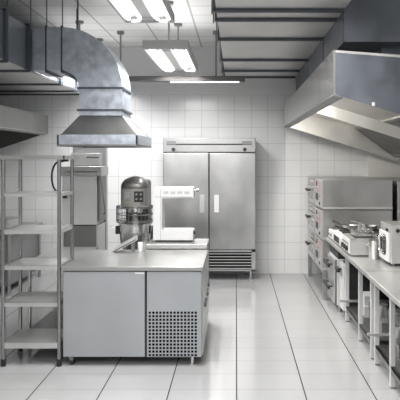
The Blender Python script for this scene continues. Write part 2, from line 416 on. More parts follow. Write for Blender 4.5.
b = BM(); box(b, FX(163.3),FX(255.2),YF+.004,YF+.05,FZ(250),FZ(249.4)); obj('gap_shade_strip', b, black, t, 'black strip for shade in the door gap')
zd0, zd1 = FZ(249.5), FZ(153)
for a, c, side in ((x0,mid-.005,1),(mid+.005,x1,-1)):
    b = BM(); box(b, a,c,YF,YF+.045,zd0,zd1,.008); d = obj('door', b, steel, t)
    hx = (c-.055) if side > 0 else (a+.02)
    hx = FX(202) if side>0 else FX(216.5)
    b = BM(); box(b, hx-.034,hx+.034,YF-.004,YF,FZ(212.5),FZ(195),.002); hd = obj('handle_plate', b, steel_w if side>0 else white, d, 'pale recessed handle plate')
    b = BM(); cyl(b, (hx+side*.012,YF-.02,FZ(211)),(hx+side*.012,YF-.02,FZ(196.5)), .008, 8)
b = BM()
gx0, gx1, gz0, gz1 = FX(163), x1, FZ(271), FZ(250)
box(b, gx0,FX(166),YF,YF+.03,gz0,gz1); box(b, FX(251.5),gx1,YF,YF+.03,gz0,gz1); box(b, gx0,gx1,YF,YF+.03,gz1-.03,gz1); box(b, gx0,gx1,YF,YF+.03,gz0,gz0+.02)
g = obj('grille', b, steel, t)
b = BM(); box(b, gx0+.04,FX(251.5),YF+.02,YF+.045,gz0+.02,gz1-.03); obj('grille_backing', b, void, g)
b = BM()
for i in range(6):
    z = gz0+.03+i*(gz1-gz0-.05)/6
    box(b, gx0+.03,FX(251.5),YF+.002,YF+.02,z,z+.011)
obj('grille_slats', b, steel_w, g)
for xx in (x0+.07, x1-.07):
    for yy in (YF+.06, YF+.42):
        b = BM(); cyl(b, (xx,yy,.0),(xx,yy,zb), .016, 12); cyl(b, (xx,yy,0),(xx,yy,.015), .024, 12); obj('leg', b, chrome, t)

# ------------------------------------------------------------ island refrigerated counter
KI = 119.0; YI = Y(KI); YB = Y(100.5)
IX = lambda px: (px-236)/KI
IZ = lambda py: 1.75-(py-158)/KI
ix0, ix1 = IX(62), IX(201.5)
t = thing('refrigerated_counter', 'low stainless counter on castors with a blank door and a perforated panel, front of island', 'counter', ((ix0+ix1)/2, (YI+YB)/2, 0))
zt = IZ(266.5)
b = BM(); box(b, ix0-.004,ix1+.014,YI-.015,YB,zt-.035,zt,.004); obj('worktop', b, topst, t)
pz0, pz1 = .078, zt-.038
b = BM()
px0, px1 = IX(147),IX(201)
box(b, ix0,ix1,YI+.04,YB-.02,pz0,pz1)
obj('body', b, steel, t)
b = BM(); box(b, IX(63),IX(144.8),YI,YI+.038,pz0+.0,pz1-.006,.004); d = obj('door', b, doorst, t)
b = BM(); box(b, IX(135),IX(144.5),YI-.006,YI,pz1-.024,pz1-.012); obj('handle', b, whitem, d)
b = BM(); box(b, IX(144.8)+.0005,px0-.0005,YI+.012,YI+.04,pz0,pz1); obj('door_gap', b, black, t, 'black gap beside the door')
b = BM(); box(b, IX(63),ix1,YI+.004,YI+.04,pz1-.006,zt-.035); obj('door_gap', b, black, t, 'black gap under the worktop')
# perforated panel with real holes
hx0, hx1 = IX(148), IX(197.5); hz0, hz1 = IZ(357), IZ(311); nx, nz = 14, 13
xs = [px0]; zs = [pz0]
for i in range(nx):
    p = (hx1-hx0)/nx; xs += [hx0+p*(i+.16), hx0+p*(i+.84)]
for i in range(nz):
    p = (hz1-hz0)/nz; zs += [hz0+p*(i+.16), hz0+p*(i+.84)]
xs.append(ix1-.002); zs.append(pz1-.006)
t2 = bmesh.new(); V = [[t2.verts.new((x, YI, z)) for z in zs] for x in xs]
for i in range(len(xs)-1):
    for j in range(len(zs)-1):
        if i % 2 == 1 and j % 2 == 1 and i < len(xs)-1 and j < len(zs)-1: continue
        t2.faces.new((V[i][j], V[i+1][j], V[i+1][j+1], V[i][j+1]))
bmesh.ops.recalc_face_normals(t2, faces=t2.faces)
bmesh.ops.solidify(t2, geom=t2.faces[:], thickness=-.006)
for v in t2.verts: pass
b = BM(); merge(b, t2); pp = obj('perforated_panel', b, doorst, t)
b = BM(); box(b, px0+.004,ix1-.006,YI+.028,YI+.038,pz0,pz1-.01); obj('panel_backing', b, void, pp)
b = BM(); box(b, ix1-.004,ix1,YI+.0,YI+.04,pz0,pz1)
obj('corner_strip', b, steel_w, t)
L = (YB-YI-.1)/2
for i in range(2):
    ya = YI+.05+i*L
    b = BM(); box(b, ix1,ix1+.010,ya,ya+L-.012,pz0+.0,pz1-.01,.003); d = obj('side_door', b, steel_w, t)
    b = BM(); box(b, ix1+.010,ix1+.03,ya+L*.45,ya+L*.95,.44,.475,.004); obj('handle', b, steel_d, d)
for xx in (IX(71), IX(192)):
    for yy in (YI+.03, YB-.12):
        if xx < IX(100):
            b = BM(); cyl(b, (xx,yy,pz0),(xx,yy,.085), .018, 10); box(b, xx-.017,xx+.017,yy-.02,yy+.025,.045,.09,.003); c_ = obj('castor', b, steel_d, t)
            b = BM(); cyl(b, (xx-.012,yy+.02,.034),(xx+.012,yy+.02,.034), .034, 20); obj('wheel', b, rubber, c_)
        else:
            b = BM(); cyl(b, (xx,yy,.012),(xx,yy,pz0), .014, 12); cyl(b, (xx,yy,0),(xx,yy,.014), .022, 12); obj('leg', b, chrome, t)

# second unit behind
t = thing('back_counter', 'slightly taller stainless counter behind the front one, carrying the white C shaped machine', 'counter', (-.6, 6.55, 0))
ya, yb = YB+.012, 6.62; zt2 = .890
b = BM(); box(b, -.90,-.285,ya,yb,zt2-.05,zt2,.006); obj('worktop', b, topst, t)
b = BM(); box(b, -.885,-.305,ya+.02,yb-.02,.11,zt2-.052); obj('body', b, steel, t)
b = BM(); box(b, -.305,-.29,ya+.04,yb-.04,.13,zt2-.07,.003); d = obj('side_door', b, steel_w, t)
b = BM(); box(b, -.29,-.268,ya+.08,yb-.1,.45,.485,.004); obj('handle', b, steel_d, d)
for xx in (-.85,-.34):
    for yy in (ya+.08, yb-.08):
        b = BM(); cyl(b, (xx,yy,0),(xx,yy,.112), .018, 12); obj('leg', b, chrome, t)

# side table behind the rack
t = thing('side_table', 'low stainless prep table behind the wire rack, left of the island', 'table', (-1.72, 6.1, 0))
sx0, sx1, sy0, sy1 = -1.955, -1.49, Y(108.5), Y(92)
b = BM(); box(b, sx0,sx1,sy0,sy1,.745,.785,.004); obj('tabletop', b, topst, t)
b = BM(); box(b, sx0+.02,sx1-.02,sy0+.02,sy1-.02,.13,.15); obj('under_shelf', b, steel_d, t)
for xx in (sx0+.04, sx1-.04):
    for yy in (sy0+.04, sy1-.05):
        b = BM(); cyl(b, (xx,yy,0),(xx,yy,.745), .017, 12); obj('leg', b, steel, t)

# ------------------------------------------------------------ shelving rack
KR = 118.9; ry0, ry1 = Y(118.9)+.0, Y(110.2); rx0, rx1 = -1.957, -1.487
t = thing('shelving_rack', 'tall six tier stainless shelving rack standing left of the island', 'shelving rack', ((rx0+rx1)/2, (ry0+ry1)/2, 0))
for xx in (rx0, rx1):
    for yy in (ry0, ry1):
        b = BM(); cyl(b, (xx,yy,.03),(xx,yy,1.75), .0165, 16); p_ = obj('post', b, post_st, t, smooth=True)
        b = BM(); cyl(b, (xx,yy,0),(xx,yy,.06), .021, 14); obj('foot', b, black, p_, 'black rubber foot')
for z, th in ((1.772,.034),(1.45,.026),(1.145,.034),(.845,.036),(.535,.034),(.20,.05)):
    b = BM(); e = .0
    ex = .03 if z > 1.7 else -.017
    box(b, rx0-ex-.02 if z>1.7 else rx0+.0, rx1+ex, ry0-.012,ry1+.012,z-.008,z,.002)
    if z > 1.7: box(b, rx0-.05,rx1+.05,ry0-.02,ry0-.005,z-th,z); box(b, rx0-.05,rx1+.05,ry1+.005,ry1+.02,z-th,z); box(b, rx1+.038,rx1+.05,ry0-.02,ry1+.02,z-th,z); box(b, rx0-.05,rx0-.038,ry0-.02,ry1+.02,z-th,z)
    else:
        box(b, rx0+.012,rx1-.012,ry0-.010,ry0+.006,z-th,z,.002); box(b, rx0+.012,rx1-.012,ry1-.006,ry1+.010,z-th,z,.002)
        box(b, rx0-.006,rx0+.008,ry0+.012,ry1-.012,z-th,z); box(b, rx1-.008,rx1+.006,ry0+.012,ry1-.012,z-th,z)
    obj('shelf', b, steel_w if z < 1.7 else steel, t)

# ------------------------------------------------------------ far left counter with toaster
t = thing('left_counter', 'dark fronted counter along the left wall, seen through the rack', 'counter', (-3.5, 8.6, 0))
b = BM(); box(b, -4.3,-2.86,Y(79),Y(67.5),.77,.80,.003); obj('worktop', b, topst, t)
b = BM(); box(b, -4.28,-2.93,Y(78),Y(67.6),.10,.768); obj('body', b, greyp, t)
for yy in (Y(78.5), Y(68)):
    b = BM(); cyl(b, (-2.89,yy,0),(-2.89,yy,.77), .02, 12); obj('leg', b, steel, t)
t = thing('toaster', 'grey box toaster with a dark slot on the left counter behind the rack', 'toaster', (-3.15, Y(77), .8))
b = BM(); box(b, -3.45,-2.92,Y(78),Y(73),.81,.95,.012); obj('body', b, steel, t)
b = BM(); box(b, -2.99,-2.955,Y(78)-.004,Y(78)+.002,.85,.92); obj('slot', b, black, t)
for xx in (-3.4,-2.97):
    for kk in (77,74): b = BM(); cyl(b, (xx,Y(kk),.80),(xx,Y(kk),.812), .012, 8); obj('foot', b, rubber, t)

# ------------------------------------------------------------ hood type dishwasher
KD = 84.0; YD = Y(KD)
DX = lambda px: (px-236)/KD
DZ = lambda py: 1.75-(py-158)/KD
t = thing('dishwasher', 'tall pale steel hood type dishwasher with a dark tank, behind the island', 'dishwasher', (DX(80), YD+.25, 0))
b = BM(); box(b, DX(62),DX(97),YD,YD+.38,DZ(225),DZ(176),.006); obj('hood', b, pale, t)
b = BM(); box(b, DX(60),DX(99),YD-.03,YD+.42,DZ(171.5),DZ(166.5),.004); box(b, DX(60),DX(97),YD-.02,YD+.40,DZ(176),DZ(172),.003); box(b, DX(97),DX(101.5),YD-.02,YD+.40,DZ(176),DZ(166.5),.003); obj('top_cap', b, steel, t)
b = BM(); box(b, DX(63),DX(98),YD+.44,YD+.56,.3,DZ(146),.005); obj('back_column', b, steel, t)
b = BM(); box(b, DX(64),DX(94),YD+.30,YD+.44,DZ(166),DZ(153),.004); obj('control_box', b, steel_w, t)
b = BM(); cyl(b, (DX(81),YD+.27,DZ(157)),(DX(93.5),YD+.27,DZ(157)), .010, 8); obj('handle_bar', b, black, t)
b = BM(); box(b, DX(63),DX(96.5),YD+.02,YD+.40,DZ(250),DZ(226)); obj('tank', b, steel_d, t)
b = BM()
for px in (62, 96.5): box(b, DX(px),DX(px+1.6),YD-.005,YD+.40,.10,DZ(225))
box(b, DX(62),DX(98),YD,YD+.40,DZ(253),DZ(250)); obj('frame', b, steel_w, t)
for px in (64,96):
    for yy in (YD+.05,YD+.36): b = BM(); cyl(b, (DX(px),yy,0),(DX(px),yy,.12), .018, 10); obj('foot', b, steel, t)
b = BM(); box(b, DX(98),DX(99.6),YD+.02,YD+.38,DZ(222),DZ(176)); obj('side_rail', b, steel_d, t)
b = BM(); path(b, [(DX(100.5),YD+.0,DZ(176)),(DX(103.5),YD-.02,DZ(195)),(DX(106),YD-.03,DZ(212)),(DX(103),YD+.05,DZ(214))], .010); obj('lift_lever', b, greyp, t)
# spray hose
t = thing('spray_hose', 'black looped rinse hose hanging left of the dishwasher', 'hose', (DX(58), YD-.03, DZ(192)))
pts = []
for i in range(13):
    a = PI*.5 + PI*i/12
    pts.append((DX(60)+math.cos(a)*.085, YD-.045, DZ(177)+math.sin(a)*.18))
b = BM(); path(b, [(DX(67),YD-.045,DZ(160.5))]+pts, .012); obj('hose', b, black, t)
b = BM(); box(b, DX(61.5),DX(69.5),YD-.055,YD-.03,DZ(161.5),DZ(159.5),.003); obj('bracket', b, black, t)
b = BM(); box(b, DX(60),DX(71),YD-.05,YD-.032,DZ(192.5),DZ(191),.002); obj('rail', b, steel, t)
b = BM(); box(b, DX(64),DX(68),YD-.07,YD-.04,DZ(198),DZ(194),.004); obj('nozzle', b, black, t)

# ------------------------------------------------------------ planetary mixer
KM = 91.0; YM = Y(KM)+.01
MX = lambda px: (px-236)/KM
MZ = lambda py: 1.75-(py-158)/KM
mc = MX(135.2)
t = thing('planetary_mixer', 'grey planetary dough mixer with a domed head and a steel bowl, behind the island', 'mixer', (mc, YM+.1, 0))
rw = .150
def capsule(bm, z0, z1, rx, ryy, dome):
    t2 = bmesh.new(); rings = []; seg = 32
    prof = [(1,z0),(1,z1-dome)] + [(math.cos(a*PI/16), z1-dome+dome*math.sin(a*PI/16)) for a in range(1,8)] + [(.05, z1)]
    for r_, z in prof:
        ring = []
        for i in range(seg):
            a = 2*PI*i/seg; c_, s_ = math.cos(a), math.sin(a)
            e = .62
            ring.append(t2.verts.new((mc+rx*r_*math.copysign(abs(c_)**e,c_), YM+ryy*r_*math.copysign(abs(s_)**e,s_), z)))
        rings.append(ring)
    for a, c in zip(rings, rings[1:]):
        for i in range(seg): t2.faces.new((a[i], a[(i+1)%seg], c[(i+1)%seg], c[i]))
    t2.faces.new(rings[0][::-1]); t2.faces.new(rings[-1]); bmesh.ops.recalc_face_normals(t2, faces=t2.faces); merge(bm, t2); return bm
obj('head', capsule(BM(), MZ(207), MZ(188), rw, .17, .002), mixerl, t, smooth=True)
obj('dome', capsule(BM(), MZ(188), MZ(176), rw, .17, .12), mixerg, t, smooth=True)
b = BM(); box(b, mc-.13,mc+.13,YM+.14,YM+.34,.1,MZ(180),.03); obj('column', b, mixerg, t)
b = BM(); box(b, mc-.15,mc+.15,YM-.17,YM+.34,.0,.1,.02); obj('base', b, mixerg, t)
b = BM(); box(b, MX(126.5),MX(133.5),YM-.176,YM-.166,MZ(200),MZ(192),.003); p_ = obj('control_plate', b, greyp, t)
b = BM(); cyl(b, (MX(130),YM-.176,MZ(196)),(MX(130),YM-.192,MZ(196)), .024, 16); obj('dial', b, mixerl, p_)
b = BM(); box(b, MX(127),MX(133),YM-.178,YM-.166,MZ(202),MZ(200.8)); obj('yellow_strip', b, yellow, p_, 'yellow strip')
b = BM(); box(b, MX(136.5),MX(145.5),YM-.176,YM-.166,MZ(201),MZ(190.5),.003); p_ = obj('control_plate', b, black, t, 'black control plate')
for px, py in ((138.8,193.5),(143.2,193.5),(138.8,198),(143.2,198)):
    b = BM(); cyl(b, (MX(px),YM-.176,MZ(py)),(MX(px),YM-.188,MZ(py)), .011, 12); obj('button', b, mixerl, p_)
b = BM(); lathe(b, [(.075,0),(.085,.02),(.085,.075),(.06,.09)], (mc,YM,MZ(213))); obj('planetary_hub', b, chrome, t, smooth=True)
b = BM()
for z in (MZ(206), MZ(207.5), MZ(214), MZ(220), MZ(221.5)):
    n = 28; rr = .205
    path(b, [(mc+rr*math.cos(2*PI*i/n), YM+rr*math.sin(2*PI*i/n)*.9, z) for i in range(n+1)], .005, 6)
for i in range(28):
    a = 2*PI*i/28; cyl(b, (mc+.205*math.cos(a),YM+.205*math.sin(a)*.9,MZ(221.5)), (mc+.205*math.cos(a),YM+.205*math.sin(a)*.9,MZ(206)), .0035, 6)
obj('safety_guard', b, steel_d, t)
b = BM(); lathe(b, [(.03,MZ(224)-.14),(.045,MZ(224)-.02),(.03,MZ(214))], (mc,YM,0), 16)
for i in range(6): lathe(b, [(.03,MZ(222)+i*.012),(.06,MZ(222)+i*.012+.005),(.03,MZ(222)+i*.012+.010)], (mc,YM,0), 16)
obj('beater', b, chrome, t)
b = BM(); zr = MZ(224)
lathe(b, [(.01,zr-.33),(.11,zr-.32),(.158,zr-.25),(.170,zr-.14),(.172,zr),(.182,zr+.004),(.182,zr+.012),(.160,zr+.012),(.158,zr-.12),(.14,zr-.24),(.01,zr-.31)], (mc,YM,0), 40, cap=False)
bo = obj('bowl', b, mat('bowl_steel', (.78,.78,.77), .2, 1), t, smooth=True)
for s in (-1, 1):
    b = BM(); box(b, mc+s*.178,mc+s*.215,YM-.03,YM+.03,zr-.11,zr-.02,.006); h_ = obj('bowl_handle', b, black, bo, 'black bowl bracket')
    b = BM(); box(b, mc+s*.215,mc+s*.26,YM-.035,YM+.035,zr-.09,zr-.035,.006); obj('grip', b, whitem, h_, 'white grip')
b = BM()
for s in (-1,1): b = BM(); box(b, mc+s*.16-.02,mc+s*.16+.02,YM+.10,YM+.22,zr-.28,zr-.10,.008); obj('bowl_cradle', b, mixerg, t)
# ramp tray and scoop resting on worktop
KT = 103.5; yt = Y(KT)
TX = lambda px: (px-236)/KT
TZ = lambda py: 1.75-(py-158)/KT
zt = IZ(266.5)
t = thing('ramp_tray', 'slanting pale metal tray leaning in front of the mixer bowl', 'tray', (TX(124), yt, zt))
t2 = BM(); dx0, dz0, dx1, dz1 = TX(113), zt+.006, TX(136), TZ(239.5)
prism(t2, [(dx0,dz0),(dx1,dz1),(dx1+.004,dz1-.012),(dx0+.006,dz0-.006)], 'Y', yt, yt+.11); obj('tray_floor', t2, steel_w, t)
t2 = BM(); prism(t2, [(dx0,dz0),(dx1,dz1),(dx1-.002,dz1+.035),(dx0-.012,dz0+.022)], 'Y', yt+.105, yt+.11); obj('tray_side', t2, steel_w, t)
t2 = BM(); prism(t2, [(dx0,dz0-.004),(dx1,dz1-.004),(dx1,dz1+.004),(dx0,dz0+.004)], 'Y', yt-.004, yt-.0005); obj('tray_edge', t2, black, t, 'black front edge')
t2 = BM(); box(t2, dx1-.05,dx1-.02,yt+.03,yt+.08,zt,dz1-.03); obj('tray_foot', t2, steel_d, t)
b = BM(); lathe(b, [(.020,0),(.024,.01),(.027,.09),(.022,.092),(.018,.012),(.001,.012)], (TX(139.5),yt+.05,zt), 20, cap=False)
j = tag(obj('beaker', b, whitem, at=(TX(139.5),yt+.05,zt), smooth=True), 'small white beaker on the worktop in front of the mixer bowl', 'beaker')

# ------------------------------------------------------------ white C shaped machine
KC = 97.5; yc = Y(KC)
CXf = lambda px: (px-236)/KC
CZf = lambda py: 1.75-(py-158)/KC
t = thing('countertop_machine', 'white C shaped countertop machine with an overhanging arm, on the back counter', 'machine', (CXf(173), yc+.15, .89))
z0 = .905; cd = .25
b = BM()
prof = [(CXf(153),z0),(CXf(193),z0),(CXf(193),CZf(230.5)),(CXf(162),CZf(230.5)),(CXf(162),CZf(198.5)),(CXf(193.5),CZf(198)),(CXf(193.5),CZf(187.5)),(CXf(155),CZf(187.5)),(CXf(153),CZf(189.5))]
prism(b, prof, 'Y', yc, yc+cd)
bmesh.ops.bevel(b, geom=[e for e in b.edges], offset=.005, segments=2, affect='EDGES')
body = obj('body', b, white, t)
b = BM(); box(b, CXf(155),CXf(192),yc+.01,yc+cd-.01,.893,.905); obj('base_plate', b, black, t)
for i in range(4):
    b = BM(); px = 163.5+i*7; box(b, CXf(px),CXf(px+5),yc-.002,yc+.002,CZf(194),CZf(191.3),.0015); obj('vent_slot', b, mat('vent_grey',(.45,.45,.44),.5), t)
b = BM(); box(b, CXf(155),CXf(192),yc-.0025,yc,CZf(197.2),CZf(196.8)); box(b, CXf(160.5),CXf(160.8),yc-.0025,yc,CZf(240),CZf(189)); obj('seam', b, mixerl, t)
b = BM(); cyl(b, (CXf(193.5),yc+.05,CZf(190.5)),(CXf(196),yc+.05,CZf(190.5)), .009, 10); cyl(b, (CXf(196),yc+.05,CZf(190.5)),(CXf(198.5),yc+.05,CZf(190.5)), .018, 14); obj('knob', b, steel_d, t)
b = BM(); cyl(b, (CXf(193),yc+.05,CZf(233)),(CXf(195),yc+.05,CZf(233)), .02, 14); obj('side_knob', b, black, t)
b = BM(); box(b, CXf(166),CXf(191),yc+.02,yc+cd-.02,CZf(230.5)-.002,CZf(230.5)+.004); obj('tray_plate', b, steel_w, t)

# ------------------------------------------------------------ deck oven stack
ox, oxb = 1.07, 1.925; oy0, oy1 = Y(81.3), Y(67.2)
positions = [(1.118,1.48,'top'),(.745,1.108,'middle'),(.372,.735,'bottom')]
for z0, z1, nm in positions:
    t = thing('deck_oven', 'stainless deck oven at the back right, %s one of the stack' % nm, 'oven', ((ox+oxb)/2,(oy0+oy1)/2,z0), 'deck ovens stacked at back right')
    b = BM(); box(b, ox,oxb,oy0,oy1,z0,z1,.004); obj('body', b, steel_d if False else steel, t)
    b = BM(); box(b, ox-.004,oxb,oy0-.006,oy0,z0,z0+.03); obj('side_trim', b, steel_w, t, 'bright trim strip')
    yp = oy0+.62
    b = BM(); box(b, ox-.02,ox,oy0+.01,yp,z0+.01,z1-.005,.002); cp = obj('control_panel', b, steel_w, t)
    b = BM(); cyl(b, (ox-.02,oy0+.40,z1-.055),(ox-.032,oy0+.40,z1-.055), .028, 16); obj('knob', b, mat('dark_red_knob',(.10,.03,.03),.4) if nm=='top' else bpy.data.materials['dark_red_knob'], cp)
    b = BM(); box(b, ox-.024,ox-.02,oy0+.30,oy0+.52,z1-.27,z1-.18); obj('display', b, black, cp)
    b = BM(); cyl(b, (ox-.02,oy0+.15,z1-.30),(ox-.03,oy0+.15,z1-.30), .020, 12); obj('switch', b, black, cp)
    b = BM()
    for q in range(6): box(b, ox-.022,ox-.02,oy0+.10,oy0+.16,z1-.22+q*.034,z1-.205+q*.034)
    for q in range(2): box(b, ox-.022,ox-.02,oy0+.24,oy0+.44,z1-.15+q*.022,z1-.142+q*.022)
    obj('printed_marks', b, red, cp)
    b = BM(); box(b, ox-.03,ox-.004,yp+.02,oy1-.12,z0+.01,z0+.25,.006); d = obj('door', b, steel_w, t)
    b = BM(); box(b, ox-.033,ox-.03,yp+.15,oy1-.3,z0+.07,z0+.15); obj('window', b, glass, d)
    ym = (yp+oy1)/2
    b = BM(); cyl(b, (ox-.03,ym-.1,z0+.19),(ox-.08,ym-.1,z0+.195), .016, 10); cyl(b, (ox-.08,ym-.2,z0+.195),(ox-.08,ym-.0,z0+.195), .019, 12); obj('handle', b, black, d)
    b = BM(); box(b, ox-.04,ox,yp+.25,yp+.5,z1-.07,z1-.04,.004); obj('vent_spout', b, steel_w, t)
t = thing('oven_stand', 'open steel stand with square legs under the oven stack', 'stand', ((ox+oxb)/2,(oy0+oy1)/2,0))
b = BM(); box(b, ox,oxb,oy0,oy1,.33,.37); obj('frame', b, steel, t)
for xx in (ox, oxb-.05):
    for yy in (oy0, oy1-.05): b = BM(); box(b, xx,xx+.05,yy,yy+.05,0,.33,.003); obj('leg', b, steel, t)
t = thing('storage_cabinet', 'tall plain steel cabinet beside the oven stack, at the right edge', 'cabinet', (2.4, (oy0+oy1)/2, 0))
b = BM(); box(b, 1.985,2.6,oy0,oy1-.13,.06,1.47,.004); obj('body', b, steel, t)
b = BM(); box(b, 1.983,2.6,oy0-.008,oy0,1.08,1.11); obj('trim', b, steel_w, t)
for xx in (2.03,2.55):
    for yy in (oy0+.05, oy1-.2): b = BM(); cyl(b, (xx,yy,0),(xx,yy,.06), .02, 10); obj('foot', b, black, t)

# ------------------------------------------------------------ right worktables
def worktable(k0, k1, legk, label, shelf=True):
    ya, yb = Y(k1), Y(k0)
    t = thing('worktable', label, 'worktable', (1.5,(ya+yb)/2,0), 'steel worktables along the right side')
    b = BM(); box(b, 1.10,1.97,ya,yb,.742,.78,.004); obj('worktop', b, steel_w, t)
    b = BM(); box(b, 1.18,1.20,ya+.03,yb-.03,.72,.742); box(b, 1.88,1.90,ya+.03,yb-.03,.68,.742); obj('apron', b, steel, t)
    lo = Y(legk[-1]); hi = Y(legk[0])
    b = BM(); box(b, 1.175,1.92,lo,hi,.155,.17); box(b, 1.175,1.20,lo,hi,.115,.17); obj('under_shelf', b, steel_d, t)  # shelf steel also darkened to paint in the shade below the worktop
    b = BM(); yc_ = hi-.03 if k0 < 90 else hi-.02; box(b, 1.105,1.88,yc_-.012,yc_+.012,.215 if k0 < 90 else .25,.24 if k0 < 90 else .275,.003); obj('cross_bar', b, steel_w, t)
    b = BM(); box(b, 1.72,1.735,ya+.02,min(yb-.02,hi),.17,.74); obj('shade_panel', b, darkpanel, t, 'dark sheet standing in for shade under the worktable')  # dark sheet puts the shade under the worktop into colour
    for k in legk:
        for xx in (1.19, 1.90):
            b = BM(); box(b, xx-.019,xx+.019,Y(k)-.019,Y(k)+.019,.012,.742,.003); l_ = obj('leg', b, pale, t)
            b = BM(); cyl(b, (xx,Y(k),0),(xx,Y(k),.014), .016, 10); obj('foot', b, greyp, l_)
    return t
worktable(81.9, 116.2, (93.5,104.6,114.8), 'steel worktable at the right, the farther one, carrying the griddle and the fryer')
worktable(116.8, 240, (118.2,131.4,152,185,235), 'steel worktable at the right, the nearer one, carrying the white countertop oven')
for k, nm in ((95.0,'far'),(117.0,'near')):
    pass

# under counter drawer oven
t = thing('undercounter_oven', 'low white oven with two black handled doors under the far worktable', 'oven', (1.45, Y(84), 0))
ua, ub = Y(88.3), Y(80.9)-.02
b = BM(); box(b, 1.14,1.86,ua,ub-.04,.08,.60,.005); obj('body', b, white, t)
for z0, z1 in ((.09,.335),(.345,.59)):
    b = BM(); box(b, 1.118,1.14,ua+.015,ub-.055,z0,z1,.005); d = obj('door', b, steel_w, t)
    ym = (ua+ub)/2
    b = BM(); cyl(b, (1.118,ym-.14,z1-.07),(1.07,ym-.14,z1-.07), .010, 8); cyl(b, (1.118,ym+.14,z1-.07),(1.07,ym+.14,z1-.07), .010, 8); box(b, 1.055,1.085,ym-.2,ym+.2,z1-.10,z1-.055,.012); obj('handle', b, black, d, 'black bar handle')
b = BM(); box(b, 1.128,1.14,ua+.004,ua+.014,.08,.60); obj('edge_seal', b, black, t)
b = BM(); box(b, 1.139,1.142,ua+.005,ub-.05,.335,.345); obj('gasket', b, black, t)
b = BM(); box(b, 1.16,1.84,ua+.03,ub-.06,.60,.68); obj('gap_shade_block', b, darkpanel, t, 'dark block standing in for the shaded gap above the doors')  # dark block paints in the shade between oven top and worktop
for xx in (1.18,1.82):
    for yy in (ua+.04, ub-.1): b = BM(); cyl(b, (xx,yy,0),(xx,yy,.085), .016, 10); cyl(b, (xx,yy,0),(xx,yy,.012), .024, 10); obj('leg', b, steel, t)
t = thing('warming_drawer', 'narrow steel cabinet with one black handle, just right of the undercounter oven', 'cabinet', (1.3, Y(90.3), 0))
va, vb = Y(92.4), Y(89.0)
b = BM(); box(b, 1.20,1.84,va,vb,.08,.60,.005); obj('body', b, darkpanel, t)
b = BM(); box(b, 1.16,1.20,va+.01,vb-.01,.09,.59,.005); d = obj('door', b, white, t)
b = BM(); box(b, 1.10,1.14,(va+vb)/2-.08,(va+vb)/2+.08,.50,.55,.012); box(b, 1.13,1.165,(va+vb)/2-.02,(va+vb)/2+.02,.515,.535); obj('handle', b, black, d, 'black handle')
for xx in (1.24,1.8):
    for yy in (va+.04, vb-.04): b = BM(); cyl(b, (xx,yy,0),(xx,yy,.085), .014, 8); obj('foot', b, steel, t)

# ------------------------------------------------------------ things on the far worktable
# griddle range (A)
t = thing('griddle_range', 'low white countertop cooker with a dark window front, next to the oven stack', 'cooker', (1.5, Y(88), .78))
ga, gb = Y(94.0), Y(82.6)
b = BM(); box(b, 1.16,1.9,ga,gb,.80,.885,.006); obj('body', b, white, t)
b = BM(); box(b, 1.12,1.16,ga,gb,.80,.895,.005); fp = obj('front_panel', b, white, t)
b = BM(); box(b, 1.117,1.12,ga+.14,gb-.42,.815,.88); obj('window', b, dark, fp)
for yy in (gb-.12, gb-.24): b = BM(); cyl(b, (1.12,yy,.85),(1.10,yy,.85), .016, 12); obj('knob', b, steel_d, fp)
for xx in (1.2,1.86):
    for yy in (ga+.05, gb-.05): b = BM(); cyl(b, (xx,yy,.78),(xx,yy,.80), .016, 8); obj('foot', b, black, t)
for i in range(3):
    yy0 = ga+.05+i*.24; b = BM()
    for xa in (1.22, 1.56):
        for q in range(4): box(b, xa+.02+q*.075,xa+.035+q*.075,yy0,yy0+.21,.885,.912)
        box(b, xa,xa+.30,yy0,yy0+.012,.885,.91); box(b, xa,xa+.30,yy0+.198,yy0+.21,.885,.91); box(b, xa,xa+.30,yy0+.10,yy0+.112,.89,.914)
    obj('grate', b, dark, t, 'black iron grate')
# pans on the range
def pan(x, y, z, r, h, hd, label, m=steel_d):
    t = thing('frying_pan', label, 'pan', (x,y,z), 'pans on the cooker')
    b = BM(); lathe(b, [(.001,0),(r*.8,0),(r,h),(r*.97,h),(r*.78,.006),(.001,.006)], (x,y,z), 28, cap=False); obj('pan_body', b, m, t, smooth=True)
    e = Vector((math.cos(hd), math.sin(hd), .25)).normalized()
    p = Vector((x,y,z+h*.8)) + Vector((math.cos(hd),math.sin(hd),0))*r*.95
    b = BM(); cyl(b, p, p+e*.17, .009, 8); obj('handle', b, black, t)
pan(1.36, Y(90.5), .914, .11, .045, PI*.9, 'dark frying pan on the cooker, the nearest to the front edge')
pan(1.70, Y(91), .914, .11, .05, -PI*.35, 'dark frying pan at the back of the cooker, nearest the viewer')
pan(1.55, Y(86), .914, .10, .05, PI*.6, 'dark frying pan in the middle of the cooker')
pan(1.34, Y(85.3), .914, .09, .05, PI*.75, 'steel frying pan on the cooker beside the oven stack', steel)
# fryer (B)
t = thing('deep_fryer', 'countertop deep fryer with a dark dial front and a raised wire basket', 'fryer', (1.4, Y(98), .78))
fa, fb = Y(101.5), Y(94.6)
b = BM(); x_0, x_1, zf = 1.13, 1.44, .955
box(b, x_0,x_1,fa,fb,.79,zf-.02,.005)
box(b, x_0,x_1,fa,fa+.02,zf-.02,zf); box(b, x_0,x_1,fb-.02,fb,zf-.02,zf); box(b, x_0,x_0+.05,fa,fb,zf-.02,zf); box(b, x_1-.02,x_1,fa,fb,zf-.02,zf)
obj('body', b, steel_w, t)
b = BM(); box(b, x_0+.06,x_1-.03,fa+.03,fb-.03,zf-.019,zf-.015); obj('oil_tank', b, dark, t)
b = BM(); box(b, x_0-.012,x_0,fa+.03,fb-.02,.80,zf-.015,.003); fp = obj('front_panel', b, white, t)
for i, yy in enumerate((fa+.10, fa+.22, fa+.34)):
    b = BM(); cyl(b, (x_0-.012,yy,.85),(x_0-.035,yy,.85), .026, 16); obj('dial', b, black, fp)
